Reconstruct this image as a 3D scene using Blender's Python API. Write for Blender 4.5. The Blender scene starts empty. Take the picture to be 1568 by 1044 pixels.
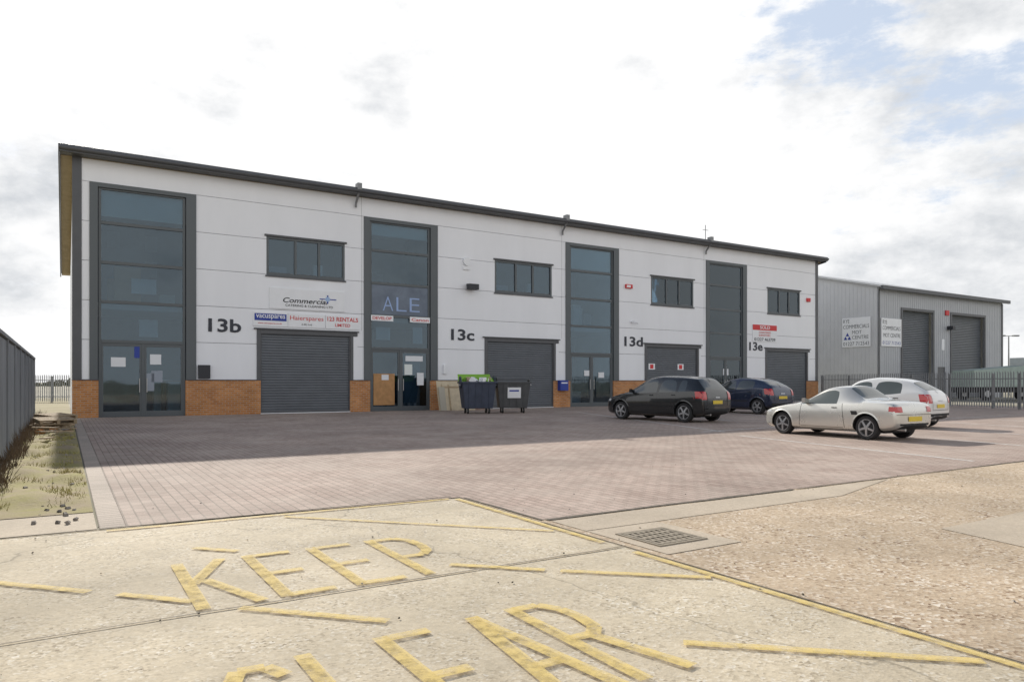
import bpy, math, random
from mathutils import Vector, Matrix, noise
from mathutils.bvhtree import BVHTree
random.seed(7)
sc = bpy.context.scene
sc.view_settings.view_transform='Standard'
try: sc.view_settings.look='None'
except: pass
sc.view_settings.exposure=0
D=bpy.data
ANG=math.atan2(.529,.849)
OX,OY=-16.5,27.0
SITE=Matrix.Translation((OX,OY,0))@Matrix.Rotation(ANG,4,'Z')
def sp(x,y):  # world -> site
    v=SITE.inverted()@Vector((x,y,0)); return v.x,v.y

# ---------------------------------------------------------------- materials
def nt(m):
    m.use_nodes=True; t=m.node_tree; return t,t.nodes,t.links
def M(name,col,rough=.6,metal=0,var=0.0,vscale=3,bump=0,bscale=40,col2=None,coat=0,spec=.5,stretch=(1,1,1),fine=0):
    m=D.materials.new(name); t,N,L=nt(m); b=N['Principled BSDF']
    b.inputs['Roughness'].default_value=rough; b.inputs['Metallic'].default_value=metal
    b.inputs['Base Color'].default_value=(*col,1)
    b.inputs['Specular IOR Level'].default_value=spec
    if coat: 
        b.inputs['Coat Weight'].default_value=coat; b.inputs['Coat Roughness'].default_value=.04
    if var or col2 or bump:
        tc=N.new('ShaderNodeTexCoord'); mp=N.new('ShaderNodeMapping'); mp.inputs['Scale'].default_value=stretch
        L.new(tc.outputs['Object'],mp.inputs[0])
    if var or col2:
        n=N.new('ShaderNodeTexNoise'); n.inputs['Scale'].default_value=vscale; n.inputs['Detail'].default_value=6; n.inputs['Roughness'].default_value=.6
        L.new(mp.outputs[0],n.inputs[0])
        r=N.new('ShaderNodeMapRange'); r.inputs[1].default_value=.33; r.inputs[2].default_value=.67
        L.new(n.outputs[0],r.inputs[0])
        mx=N.new('ShaderNodeMix'); mx.data_type='RGBA'
        c2=col2 if col2 else tuple(c*(1-var) for c in col)
        mx.inputs[6].default_value=(*col,1); mx.inputs[7].default_value=(*c2,1)
        L.new(r.outputs[0],mx.inputs[0]); L.new(mx.outputs[2],b.inputs['Base Color'])
    if bump:
        n2=N.new('ShaderNodeTexNoise'); n2.inputs['Scale'].default_value=bscale; n2.inputs['Detail'].default_value=4
        L.new(mp.outputs[0],n2.inputs[0]); bp=N.new('ShaderNodeBump'); bp.inputs['Strength'].default_value=bump; bp.inputs['Distance'].default_value=.01
        L.new(n2.outputs[0],bp.inputs['Height']); L.new(bp.outputs[0],b.inputs['Normal'])
    return m
def brickmat(name,c1,c2,mort,bw,bh,ms,plane='xz',stain=.35,sscale=.5,bump=.5,rough=.85,sand=None):
    m=D.materials.new(name); t,N,L=nt(m); b=N['Principled BSDF']; b.inputs['Roughness'].default_value=rough
    b.inputs['Specular IOR Level'].default_value=.3
    tc=N.new('ShaderNodeTexCoord'); s=N.new('ShaderNodeSeparateXYZ'); c=N.new('ShaderNodeCombineXYZ')
    L.new(tc.outputs['Object'],s.inputs[0]); L.new(s.outputs[0],c.inputs[0]); L.new(s.outputs[2 if plane=='xz' else 1],c.inputs[1])
    if plane=='yx':
        L.new(s.outputs[1],c.inputs[0]); L.new(s.outputs[0],c.inputs[1])
    br=N.new('ShaderNodeTexBrick'); br.inputs['Scale'].default_value=1; br.inputs['Brick Width'].default_value=bw; br.inputs['Row Height'].default_value=bh
    br.inputs['Mortar Size'].default_value=ms; br.inputs['Mortar Smooth'].default_value=.3; br.inputs['Bias'].default_value=0
    br.inputs['Color1'].default_value=(*c1,1); br.inputs['Color2'].default_value=(*c2,1); br.inputs['Mortar'].default_value=(*mort,1)
    L.new(c.outputs[0],br.inputs[0])
    n=N.new('ShaderNodeTexNoise'); n.inputs['Scale'].default_value=sscale; n.inputs['Detail'].default_value=8; n.inputs['Roughness'].default_value=.65
    L.new(tc.outputs['Object'],n.inputs[0])
    r=N.new('ShaderNodeMapRange'); r.inputs[1].default_value=.3; r.inputs[2].default_value=.7; r.inputs[3].default_value=1-stain; r.inputs[4].default_value=1+stain*.4
    L.new(n.outputs[0],r.inputs[0])
    n3=N.new('ShaderNodeTexNoise'); n3.inputs['Scale'].default_value=60; n3.inputs['Detail'].default_value=3
    L.new(tc.outputs['Object'],n3.inputs[0])
    r3=N.new('ShaderNodeMapRange'); r3.inputs[1].default_value=.3; r3.inputs[2].default_value=.7; r3.inputs[3].default_value=.8; r3.inputs[4].default_value=1.15
    L.new(n3.outputs[0],r3.inputs[0])
    mm=N.new('ShaderNodeMath'); mm.operation='MULTIPLY'; L.new(r.outputs[0],mm.inputs[0]); L.new(r3.outputs[0],mm.inputs[1])
    src=br.outputs[0]
    if sand:
        n4=N.new('ShaderNodeTexNoise'); n4.inputs['Scale'].default_value=.9; n4.inputs['Detail'].default_value=8; n4.inputs['Roughness'].default_value=.7
        mp=N.new('ShaderNodeMapping'); mp.inputs['Location'].default_value=(7,3,0); L.new(tc.outputs['Object'],mp.inputs[0]); L.new(mp.outputs[0],n4.inputs[0])
        r4=N.new('ShaderNodeMapRange'); r4.inputs[1].default_value=.42; r4.inputs[2].default_value=.72; r4.inputs[3].default_value=0; r4.inputs[4].default_value=.7; L.new(n4.outputs[0],r4.inputs[0])
        mxs=N.new('ShaderNodeMix'); mxs.data_type='RGBA'; L.new(r4.outputs[0],mxs.inputs[0]); L.new(br.outputs[0],mxs.inputs[6]); mxs.inputs[7].default_value=(*sand,1); src=mxs.outputs[2]
    v=N.new('ShaderNodeVectorMath'); v.operation='SCALE'; L.new(src,v.inputs[0]); L.new(mm.outputs[0],v.inputs['Scale'])
    L.new(v.outputs[0],b.inputs['Base Color'])
    bp=N.new('ShaderNodeBump'); bp.inputs['Strength'].default_value=bump; bp.inputs['Distance'].default_value=.006; bp.invert=True
    L.new(br.outputs['Fac'],bp.inputs['Height']); L.new(bp.outputs[0],b.inputs['Normal'])
    return m
def stonemat(name,base,dark,light,vs=55,stain=.2,amount=.5,cracks=False):
    """concrete with exposed aggregate"""
    m=D.materials.new(name); t,N,L=nt(m); b=N['Principled BSDF']; b.inputs['Roughness'].default_value=.85; b.inputs['Specular IOR Level'].default_value=.25
    tc=N.new('ShaderNodeTexCoord')
    vo=N.new('ShaderNodeTexVoronoi'); vo.inputs['Scale'].default_value=vs; L.new(tc.outputs['Object'],vo.inputs[0])
    sx=N.new('ShaderNodeSeparateColor'); L.new(vo.outputs['Color'],sx.inputs[0])
    cr=N.new('ShaderNodeValToRGB'); e=cr.color_ramp.elements
    e[0].position=0; e[0].color=(*dark,1); e[1].position=1; e[1].color=(*light,1)
    a=cr.color_ramp.elements.new(.28); a.color=(*base,1); a=cr.color_ramp.elements.new(.72); a.color=(*base,1)
    L.new(sx.outputs[0],cr.inputs[0])
    n=N.new('ShaderNodeTexNoise'); n.inputs['Scale'].default_value=2.4; n.inputs['Detail'].default_value=9; n.inputs['Roughness'].default_value=.72; L.new(tc.outputs['Object'],n.inputs[0])
    r0=N.new('ShaderNodeMapRange'); r0.inputs[1].default_value=.42; r0.inputs[2].default_value=.6; r0.inputs[3].default_value=amount*.3; r0.inputs[4].default_value=min(1,amount*1.8); L.new(n.outputs[0],r0.inputs[0])
    mx=N.new('ShaderNodeMix'); mx.data_type='RGBA'; mx.inputs[6].default_value=(*base,1); L.new(r0.outputs[0],mx.inputs[0]); L.new(cr.outputs[0],mx.inputs[7])
    n2=N.new('ShaderNodeTexNoise'); n2.inputs['Scale'].default_value=.55; n2.inputs['Detail'].default_value=10; n2.inputs['Roughness'].default_value=.68; L.new(tc.outputs['Object'],n2.inputs[0])
    r=N.new('ShaderNodeMapRange'); r.inputs[1].default_value=.36; r.inputs[2].default_value=.62; r.inputs[3].default_value=1-stain; r.inputs[4].default_value=1+stain*.25; L.new(n2.outputs[0],r.inputs[0])
    n5=N.new('ShaderNodeTexNoise'); n5.inputs['Scale'].default_value=22; n5.inputs['Detail'].default_value=5; n5.inputs['Roughness'].default_value=.8; L.new(tc.outputs['Object'],n5.inputs[0])
    r5=N.new('ShaderNodeMapRange'); r5.inputs[1].default_value=.3; r5.inputs[2].default_value=.7; r5.inputs[3].default_value=.85; r5.inputs[4].default_value=1.12; L.new(n5.outputs[0],r5.inputs[0])
    fac=N.new('ShaderNodeMath'); fac.operation='MULTIPLY'; L.new(r.outputs[0],fac.inputs[0]); L.new(r5.outputs[0],fac.inputs[1]); facs=fac.outputs[0]
    if cracks:
        nd=N.new('ShaderNodeTexNoise'); nd.inputs['Scale'].default_value=1.5; nd.inputs['Detail'].default_value=6; L.new(tc.outputs['Object'],nd.inputs[0])
        va=N.new('ShaderNodeVectorMath'); va.operation='MULTIPLY_ADD'; L.new(nd.outputs['Color'],va.inputs[0]); va.inputs[1].default_value=(.8,.8,0); L.new(tc.outputs['Object'],va.inputs[2])
        v2=N.new('ShaderNodeTexVoronoi'); v2.feature='DISTANCE_TO_EDGE'; v2.inputs['Scale'].default_value=.16; L.new(va.outputs[0],v2.inputs[0])
        r6=N.new('ShaderNodeMapRange'); r6.inputs[1].default_value=.0005; r6.inputs[2].default_value=.0022; r6.inputs[3].default_value=.68; r6.inputs[4].default_value=1; L.new(v2.outputs['Distance'],r6.inputs[0])
        f2=N.new('ShaderNodeMath'); f2.operation='MULTIPLY'; L.new(facs,f2.inputs[0]); L.new(r6.outputs[0],f2.inputs[1]); facs=f2.outputs[0]
    v=N.new('ShaderNodeVectorMath'); v.operation='SCALE'; L.new(mx.outputs[2],v.inputs[0]); L.new(facs,v.inputs['Scale'])
    L.new(v.outputs[0],b.inputs['Base Color'])
    bp=N.new('ShaderNodeBump'); bp.inputs['Strength'].default_value=.5*amount+.15; bp.inputs['Distance'].default_value=.004; L.new(vo.outputs['Distance'],bp.inputs['Height']); L.new(bp.outputs[0],b.inputs['Normal'])
    return m
def glassmat(name,refl=.05,tint=(.50,.60,.66)):
    m=D.materials.new(name); t,N,L=nt(m); N.remove(N['Principled BSDF']); o=N['Material Output']
    g=N.new('ShaderNodeBsdfGlossy'); g.inputs['Roughness'].default_value=.02; g.inputs['Color'].default_value=(.8,.92,1,1)
    tr=N.new('ShaderNodeBsdfTransparent'); tr.inputs[0].default_value=(*tint,1)
    f=N.new('ShaderNodeFresnel'); f.inputs[0].default_value=1.45
    a=N.new('ShaderNodeMath'); a.operation='ADD'; a.use_clamp=True; a.inputs[1].default_value=refl; L.new(f.outputs[0],a.inputs[0])
    tc=N.new('ShaderNodeTexCoord'); n=N.new('ShaderNodeTexNoise'); n.inputs['Scale'].default_value=.8; L.new(tc.outputs['Object'],n.inputs[0])
    bp=N.new('ShaderNodeBump'); bp.inputs['Strength'].default_value=.12; bp.inputs['Distance'].default_value=.02; L.new(n.outputs[0],bp.inputs['Height']); L.new(bp.outputs[0],g.inputs['Normal'])
    mx=N.new('ShaderNodeMixShader'); L.new(a.outputs[0],mx.inputs[0]); L.new(tr.outputs[0],mx.inputs[1]); L.new(g.outputs[0],mx.inputs[2]); L.new(mx.outputs[0],o.inputs[0])
    return m
def wornpaint(name,col,lo=.42,hi=.6,scale=6,mx_=.9,mn_=.12):
    m=D.materials.new(name); t,N,L=nt(m); b=N['Principled BSDF']; b.inputs['Base Color'].default_value=(*col,1); b.inputs['Roughness'].default_value=.8
    b.inputs['Specular IOR Level'].default_value=.2
    o=N['Material Output']; tc=N.new('ShaderNodeTexCoord'); n=N.new('ShaderNodeTexNoise'); n.inputs['Scale'].default_value=scale; n.inputs['Detail'].default_value=10; n.inputs['Roughness'].default_value=.8
    L.new(tc.outputs['Object'],n.inputs[0]); r=N.new('ShaderNodeMapRange'); r.inputs[1].default_value=lo; r.inputs[2].default_value=hi; r.inputs[3].default_value=mx_; r.inputs[4].default_value=mn_; L.new(n.outputs[0],r.inputs[0])
    tr=N.new('ShaderNodeBsdfTransparent'); mx=N.new('ShaderNodeMixShader'); L.new(r.outputs[0],mx.inputs[0]); L.new(tr.outputs[0],mx.inputs[1]); L.new(b.outputs[0],mx.inputs[2]); L.new(mx.outputs[0],o.inputs[0])
    return m

m_white=M('white_cladding',(.86,.88,.92),.45,var=.05,vscale=.8,stretch=(1,1,.25))
m_trim=M('grey_trim',(.095,.10,.11),.45,var=.15,vscale=2)
m_frame=M('window_frame',(.095,.11,.12),.4)
m_gap=M('panel_gap',(.16,.17,.18),.8)
m_brick=brickmat('orange_brick',(.62,.28,.10),(.48,.19,.06),(.48,.37,.27),.24,.085,.011,'xz',.25,1.2)
m_shut=M('shutter_steel',(.135,.15,.17),.42,var=.15,vscale=1.5)
m_soffit=M('soffit',(.42,.34,.22),.7,var=.2)
m_roof=M('roof_sheet',(.20,.21,.22),.5,var=.2)
m_glass=glassmat('window_glass')
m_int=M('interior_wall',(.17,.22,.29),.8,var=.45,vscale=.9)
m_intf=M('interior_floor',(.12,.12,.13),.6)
m_blind=M('blind',(.75,.8,.78),.8)
m_intw=M('interior_white',(.75,.77,.8),.7)
m_wood=M('timber_board',(.50,.27,.11),.6,var=.25,vscale=5)
m_sign=M('sign_white',(.84,.86,.89),.4,var=.05)
m_red=M('sign_red',(.62,.03,.035),.5)
m_blue=M('sign_blue',(.02,.05,.32),.5)
m_black=M('black_paint',(.025,.027,.035),.5)
m_num=M('number_dark',(.03,.035,.05),.5)
m_ltblue=M('sign_lightblue',(.35,.5,.75),.4)
m_pave=brickmat('block_paving',(.50,.39,.335),(.39,.295,.25),(.22,.18,.15),.23,.115,.009,'yx',.26,.35,.45,sand=(.53,.45,.39))
m_edge=brickmat('edge_paving',(.54,.46,.40),(.48,.41,.35),(.26,.22,.18),.115,.24,.009,'yx',.25,.6)
m_conc=stonemat('worn_concrete',(.60,.52,.39),(.25,.20,.14),(.80,.76,.68),62,.26,.45,True)
m_agg=stonemat('aggregate_concrete',(.53,.42,.30),(.19,.11,.065),(.84,.77,.67),44,.22,.95)
m_smooth=stonemat('smooth_concrete',(.54,.46,.36),(.37,.29,.22),(.64,.58,.50),80,.18,.3)
m_joint=M('joint_dark',(.14,.12,.09),.9,var=.5,vscale=8)
m_joint2=M('joint_grey',(.25,.21,.16),.9,var=.5,vscale=8)
m_yel=wornpaint('yellow_marking',(.72,.555,.21),.42,.66,9,.88,.12)
m_wl=wornpaint('white_marking',(.80,.79,.76),.45,.72,6,.9,.2)
m_galv=M('galvanised_steel',(.26,.27,.28),.5,metal=.3,var=.25,vscale=4)
m_grey=M('grey_concrete',(.24,.255,.275),.85,var=.3,vscale=1.6,bump=.3,bscale=15,stretch=(1,1,.5))
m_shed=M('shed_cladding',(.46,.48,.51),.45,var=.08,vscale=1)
m_shedend_lit=M('shed_cladding_end_lit',(.58,.595,.62),.45,var=.08,vscale=1)  # lighter copy of the shed cladding: lit look of the gable painted in
m_metal=M('metal',(.5,.5,.5),.35,metal=.8)
m_post=M('interior_mid',(.3,.34,.4),.7)

# ---------------------------------------------------------------- builder
class B:
    def __init__(s): s.v=[];s.f=[];s.m=[];s.mats=[]
    def mi(s,m):
        if m not in s.mats: s.mats.append(m)
        return s.mats.index(m)
    def box(s,x0,x1,y0,y1,z0,z1,m,rot=None):
        o=len(s.v); k=s.mi(m)
        P=[(x0,y0,z0),(x1,y0,z0),(x1,y1,z0),(x0,y1,z0),(x0,y0,z1),(x1,y0,z1),(x1,y1,z1),(x0,y1,z1)]
        if rot: P=[tuple(rot@Vector(p)) for p in P]
        s.v+=P
        for f in ((0,3,2,1),(4,5,6,7),(0,1,5,4),(1,2,6,5),(2,3,7,6),(3,0,4,7)): s.f.append(tuple(o+i for i in f)); s.m.append(k)
    def hexa(s,P,m):
        o=len(s.v); k=s.mi(m); s.v+=[tuple(p) for p in P]
        for f in ((0,3,2,1),(4,5,6,7),(0,1,5,4),(1,2,6,5),(2,3,7,6),(3,0,4,7)): s.f.append(tuple(o+i for i in f)); s.m.append(k)
    def poly(s,P,m):
        o=len(s.v); s.v+=[tuple(p) for p in P]; s.f.append(tuple(range(o,o+len(P)))); s.m.append(s.mi(m))
    def cyl(s,a,b,r,m,n=12,r2=None):
        a=Vector(a);b=Vector(b); d=(b-a).normalized(); u=d.orthogonal().normalized(); w=d.cross(u); o=len(s.v); k=s.mi(m)
        r2=r if r2 is None else r2
        for c,rr in ((a,r),(b,r2)):
            for i in range(n):
                t=2*math.pi*i/n; s.v.append(tuple(c+(u*math.cos(t)+w*math.sin(t))*rr))
        for i in range(n): s.f.append((o+i,o+(i+1)%n,o+n+(i+1)%n,o+n+i)); s.m.append(k)
        s.f.append(tuple(o+i for i in reversed(range(n)))); s.m.append(k)
        s.f.append(tuple(o+n+i for i in range(n))); s.m.append(k)
    def obj(s,name,parent=None,mat=None,bevel=0,smooth=False):
        me=D.meshes.new(name); me.from_pydata(s.v,[],s.f)
        for m in s.mats: me.materials.append(m)
        me.polygons.foreach_set('material_index',s.m)
        if smooth: me.polygons.foreach_set('use_smooth',[True]*len(s.f))
        me.update(); o=D.objects.new(name,me); sc.collection.objects.link(o)
        if parent: o.parent=parent
        elif mat is not None: o.matrix_world=mat
        if bevel:
            b=o.modifiers.new('bevel','BEVEL'); b.width=bevel; b.segments=2; b.limit_method='ANGLE'
        return o
def empty(name,mat=SITE):
    e=D.objects.new(name,None); e.empty_display_size=.2; sc.collection.objects.link(e); e.matrix_world=mat; return e
def text(parent,name,s,x0,x1,z0,z1,y,mat,off=.02,ext=.004,shear=0):
    c=D.curves.new(name,'FONT'); c.body=s; c.offset=off; c.extrude=.01; c.resolution_u=3; c.shear=shear
    o=D.objects.new(name+'_tmp',c); sc.collection.objects.link(o); bpy.context.view_layer.update()
    me=D.meshes.new_from_object(o.evaluated_get(bpy.context.evaluated_depsgraph_get())); D.objects.remove(o)
    xs=[v.co.x for v in me.vertices]; ys=[v.co.y for v in me.vertices]
    ax,bx,ay,by=min(xs),max(xs),min(ys),max(ys)
    for v in me.vertices:
        X=x0+(v.co.x-ax)/(bx-ax)*(x1-x0); Z=z0+(v.co.y-ay)/(by-ay)*(z1-z0); Y=y-(ext if v.co.z>0 else 0)
        v.co=(X,Y,Z)
    me.materials.clear(); me.materials.append(mat)
    ob=D.objects.new(name,me); sc.collection.objects.link(ob); ob.parent=parent; return ob
def rects(x0,x1,z0,z1,ops):
    zs=sorted({z0,z1,*[min(max(o[k],z0),z1) for o in ops for k in (2,3)]}); out=[]
    for a,b in zip(zs,zs[1:]):
        if b-a<1e-4: continue
        m=(a+b)/2; cut=sorted((o[0],o[1]) for o in ops if o[2]<m<o[3]); x=x0
        for c0,c1 in cut:
            if x>=x1: break
            if c0>x+1e-4: out.append((x,min(c0,x1),a,b))
            x=max(x,c1)
        if x<x1-1e-4: out.append((x,x1,a,b))
    return out

# ---------------------------------------------------------------- main building
LEN=44.86
bld=empty('industrial_building')
GL=[.53,11.41,22.87,33.69]; GW=3.75
WIN=[(7.06,10.51),(18.4,21.96),(29.1,32.6),(39.5,42.9)]
SH=[(6.66,11.1),(17.8,22.4),(28.6,33.25),(39.28,43.95)]
ZF=8.97
ops=[(g,g+GW,-1,ZF) for g in GL]+[(a,b,5.93,7.6) for a,b in WIN]+[(a,b,-1,3.6) for a,b in SH]
w=B()
bands=[1.45,2.97,4.47,5.97,7.47,8.97,9.86]
for a,b in zip(bands,bands[1:]):
    for r in rects(.28,LEN-.25,a+.009,b-.009,ops): w.box(r[0],r[1],0,.09,r[2],r[3],m_white)
w.obj('wall_panels',bld)
w=B()
for r in rects(.0,LEN,1.44,9.86,ops): w.box(r[0],r[1],.093,.16,r[2],r[3],m_gap)
w.obj('wall_backing',bld)
w=B()
bops=[(g+.3,g+GW-.4,-1,2) for g in GL]+[(a+.16,b-.35,-1,2) for a,b in SH]
for r in rects(-.03,LEN+.03,0,1.42,bops): w.box(r[0],r[1],-.035,.16,r[2],r[3],m_brick)
w.obj('brick_plinth',bld)
w=B()
for r in rects(-.045,LEN+.045,1.42,1.45,bops): w.box(r[0],r[1],-.06,.12,r[2],r[3],m_trim)
# corner trims
w.box(-.03,.28,-.03,.2,1.452,9.86,m_trim); w.box(LEN-.25,LEN+.03,-.03,.2,1.452,9.86,m_trim)
for s in (11.30,22.62,33.52): w.box(s-.006,s+.006,-.004,.02,3.7,9.85,m_gap)
for g in GL:
    w.box(g,g+.28,-.05,.12,1.452,ZF,m_frame); w.box(g+GW-.38,g+GW,-.05,.12,1.452,ZF,m_frame)
    w.box(g+.281,g+GW-.381,-.05,.12,ZF-.17,ZF,m_frame)
for a,b in SH:
    w.box(a,a+.15,-.045,.14,1.452,3.6,m_trim); w.box(b-.34,b-.2,-.045,.14,1.452,3.6,m_trim); w.box(b-.2,b,-.02,.12,1.452,3.42,m_white)
    w.box(b-.199,b,-.04,.14,3.43,3.6,m_trim)
    w.box(a+.151,b-.341,-.045,.14,3.42,3.6,m_trim)
    w.box(a-.12,b+.06,-.10,.0,3.602,3.66,m_trim)
for a,b in WIN:
    w.box(a-.08,b+.08,-.07,.08,7.602,7.68,m_trim); w.box(a-.05,b+.05,-.06,.08,5.87,5.928,m_trim)
w.obj('flashings',bld,bevel=.006)
# glazing
fr=B(); gl=B()
for gi,g in enumerate(GL):
    a,b=g+.3,g+GW-.4
    zs=[0.03,2.92,4.44,5.95,7.47,ZF-.17]
    fr.box(a,a+.09,.03,.13,0,ZF-.17,m_frame); fr.box(b-.09,b,.03,.13,0,ZF-.17,m_frame)
    for z in zs[1:-1]: fr.box(a+.091,b-.091,.02,.14,z-.06,z+.06,m_frame)
    fr.box(a+.091,b-.091,.03,.13,0,.08,m_frame); fr.box(a+.091,b-.091,.03,.13,ZF-.24,ZF-.171,m_frame)
    c=(a+b)/2
    fr.box(c-.05,c+.05,.03,.13,.081,2.859,m_frame)
    for x0,x1 in ((a+.091,c-.051),(c+.051,b-.091)):
        fr.box(x0,x0+.07,.045,.11,.081,2.858,m_frame); fr.box(x1-.07,x1,.045,.11,.081,2.858,m_frame)
        fr.box(x0+.071,x1-.071,.045,.11,2.74,2.858,m_frame); fr.box(x0+.071,x1-.071,.045,.11,.081,.22,m_frame)
    for hx in (c-.13,c+.13): fr.cyl((hx,-.02,.95),(hx,-.02,1.5),.018,m_metal,8); 
    gl.box(a+.02,b-.02,.075,.085,.05,ZF-.2,m_glass)
for a,b in WIN:
    x=[a,a+(b-a)*.36,a+(b-a)*.66,b]
    fr.box(a,b,.0,.11,7.5,7.598,m_frame); fr.box(a,b,.0,.11,5.935,6.03,m_frame)
    for i,q in enumerate(x):
        q0=min(max(q-.05,a),b-.1); fr.box(q0,q0+.1,.003,.107,6.031,7.499,m_frame)
    for i in range(3): 
        fr.box(x[i]+.1,x[i+1]-.1,.03,.09,6.031,6.07,m_frame)
    gl.box(a+.03,b-.03,.06,.07,5.98,7.55,m_glass)
fr.obj('window_frames',bld,bevel=.005); gl.obj('glazing',bld)
# interior
it=B()
for gi,g in enumerate(GL):
    a,b=g-.3,g+GW+.3
    dpt=4.5
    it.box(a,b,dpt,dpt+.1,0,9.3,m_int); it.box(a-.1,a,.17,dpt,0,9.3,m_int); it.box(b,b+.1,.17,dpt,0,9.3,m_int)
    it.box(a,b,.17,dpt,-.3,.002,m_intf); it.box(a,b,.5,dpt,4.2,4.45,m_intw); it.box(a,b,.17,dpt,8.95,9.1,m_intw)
    it.box(a+.6,b-.6,.22,.25,[7.75,8.2,7.62,7.9][gi],8.8,m_blind)
    rr=random.Random(gi*5+2)
    for k in range(6):
        x=a+.5+rr.random()*(GW-1); z=4.46 if rr.random()<.6 else .01
        y=1.0+rr.random()*2.3; wd=.4+rr.random()*.8; h=.6+rr.random()*.9
        it.box(x,min(x+wd,b-.1),y,y+.5,z,z+h,rr.choice([m_intw,m_post,m_blind,m_wood]))
    for k in range(4):
        x=a+.7+rr.random()*(GW-1.4); z=5.0+rr.random()*3
        it.box(x,x+.5,dpt-.03,dpt-.005,z,z+.7,rr.choice([m_intw,m_post]))
for a,b in WIN:
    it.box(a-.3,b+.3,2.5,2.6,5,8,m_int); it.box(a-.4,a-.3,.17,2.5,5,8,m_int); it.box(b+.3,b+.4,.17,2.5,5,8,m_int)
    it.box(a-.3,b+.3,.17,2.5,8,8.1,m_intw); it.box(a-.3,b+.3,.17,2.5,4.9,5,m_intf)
    it.box(a+.1,a+.9,.18,.3,6.0,6.35,m_post); it.box(b-1.3,b-.9,.4,.6,6.0,6.6,m_intw)
it.box(11.9,12.95,.057,.068,.28,1.75,m_wood); it.box(12.3,12.65,.050,.056,1.45,1.7,m_intw)
it.box(GL[1]+2.1,GL[1]+2.95,.3,.33,.2,2.7,m_post)
for (x,z,ww,hh,mm) in ((1.25,1.95,.5,.36,m_intw),(2.6,2.05,.4,.4,m_intw),(2.65,1.35,.4,.45,m_post),(2.3,1.0,.45,.7,m_post),(2.05,2.3,.3,.5,m_blue),(24.2,1.7,.35,.3,m_intw),(25.2,1.6,.4,.3,m_intw),(35.3,1.8,.5,.4,m_intw),(14.1,1.2,.35,.6,m_intw),(13.5,2.35,.9,.25,m_intw),(13.45,1.7,.4,.5,m_blind)):
    it.box(x,x+ww,.055,.065,z,z+hh,mm)
it.box(2.0,2.9,.8,.85,4.9,5.5,m_intw); it.box(12.2,12.9,.5,.55,3.35,3.95,m_intw); it.box(14.0,14.5,.3,.35,3.2,4.0,m_intw); it.box(2.3,3.0,1.2,1.3,3.2,3.9,m_intw)
it.obj('interior',bld)
# shutters
s_=B()
for a,b in SH:
    x0,x1=a+.15,b-.34; z=.05
    while z<3.42:
        z1=min(z+.115,3.43)
        s_.poly([(x0,.07,z),(x1,.07,z),(x1,.045,z+(z1-z)*.3),(x0,.045,z+(z1-z)*.3)],m_shut)
        s_.poly([(x0,.045,z+(z1-z)*.3),(x1,.045,z+(z1-z)*.3),(x1,.045,z+(z1-z)*.8),(x0,.045,z+(z1-z)*.8)],m_shut)
        s_.poly([(x0,.045,z+(z1-z)*.8),(x1,.045,z+(z1-z)*.8),(x1,.07,z1),(x0,.07,z1)],m_shut)
        z=z1
    s_.box(x0+.02,x1-.02,.02,.065,.03,.13,m_trim); s_.box(x0,x1,-.05,.06,0.0,.028,m_sign)
    s_.box(x0-.02,x0+.05,.0,.06,0,3.42,m_trim); s_.box(x1-.05,x1+.02,.0,.06,0,3.42,m_trim)
s_.obj('roller_shutters',bld)
DP=15
def rz(y): return 10.02-(y+.35)*.165
w=B()
for x0,x1 in ((0.0,.15),(LEN-.15,LEN)):
    w.hexa([(x0,.165,0),(x1,.165,0),(x1,DP,0),(x0,DP,0),(x0,.165,rz(.165)-.16),(x1,.165,rz(.165)-.16),(x1,DP,rz(DP)-.16),(x0,DP,rz(DP)-.16)],m_white)
w.box(.16,LEN-.16,DP-.15,DP,0,rz(DP)-.17,m_white)
w.obj('end_walls',bld)
w=B(); y0,y1=-.38,DP+.4
w.hexa([(-.42,y0,rz(y0)-.05),(LEN+.42,y0,rz(y0)-.05),(LEN+.42,y1,rz(y1)-.05),(-.42,y1,rz(y1)-.05),(-.42,y0,rz(y0)+.05),(LEN+.42,y0,rz(y0)+.05),(LEN+.42,y1,rz(y1)+.05),(-.42,y1,rz(y1)+.05)],m_roof)
ys=.0
w.hexa([(-.40,ys,rz(ys)-.15),(LEN+.4,ys,rz(ys)-.15),(LEN+.4,y1,rz(y1)-.15),(-.40,y1,rz(y1)-.15),(-.40,ys,rz(ys)-.053),(LEN+.4,ys,rz(ys)-.053),(LEN+.4,y1,rz(y1)-.053),(-.40,y1,rz(y1)-.053)],m_soffit)
w.box(-.40,LEN+.4,y0+.02,-.002,9.84,9.93,m_trim)
for xa,xb in ((-.47,-.425),(LEN+.425,LEN+.47)):
    w.hexa([(xa,y0,rz(y0)-.24),(xb,y0,rz(y0)-.24),(xb,y1,rz(y1)-.24),(xa,y1,rz(y1)-.24),(xa,y0,rz(y0)+.1),(xb,y0,rz(y0)+.1),(xb,y1,rz(y1)+.1),(xa,y1,rz(y1)+.1)],m_trim)
w.obj('roof',bld)
w=B()
w.box(-.47,LEN+.47,-.50,-.385,9.84,10.12,m_trim)
w.cyl((-.45,-.53,9.98),(LEN+.45,-.53,9.98),.085,m_trim,10)
w.obj('gutter',bld,bevel=.01)
w=B()
for s in (11.0,22.6,33.6):
    w.box(s-.1,s+.1,-.63,-.3,10.0,10.3,m_galv); w.cyl((s,-.5,9.9),(s,-.12,9.5),.05,m_galv,8); w.cyl((s,-.12,9.5),(s+.0,-.1,9.3),.05,m_galv,8)
w.cyl((33.55,-.1,10.0),(33.55,-.1,11.1),.025,m_galv,6); w.cyl((33.3,-.1,10.8),(33.8,-.1,10.8),.015,m_galv,6)
w.obj('roof_vents',bld)
w=B()
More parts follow.
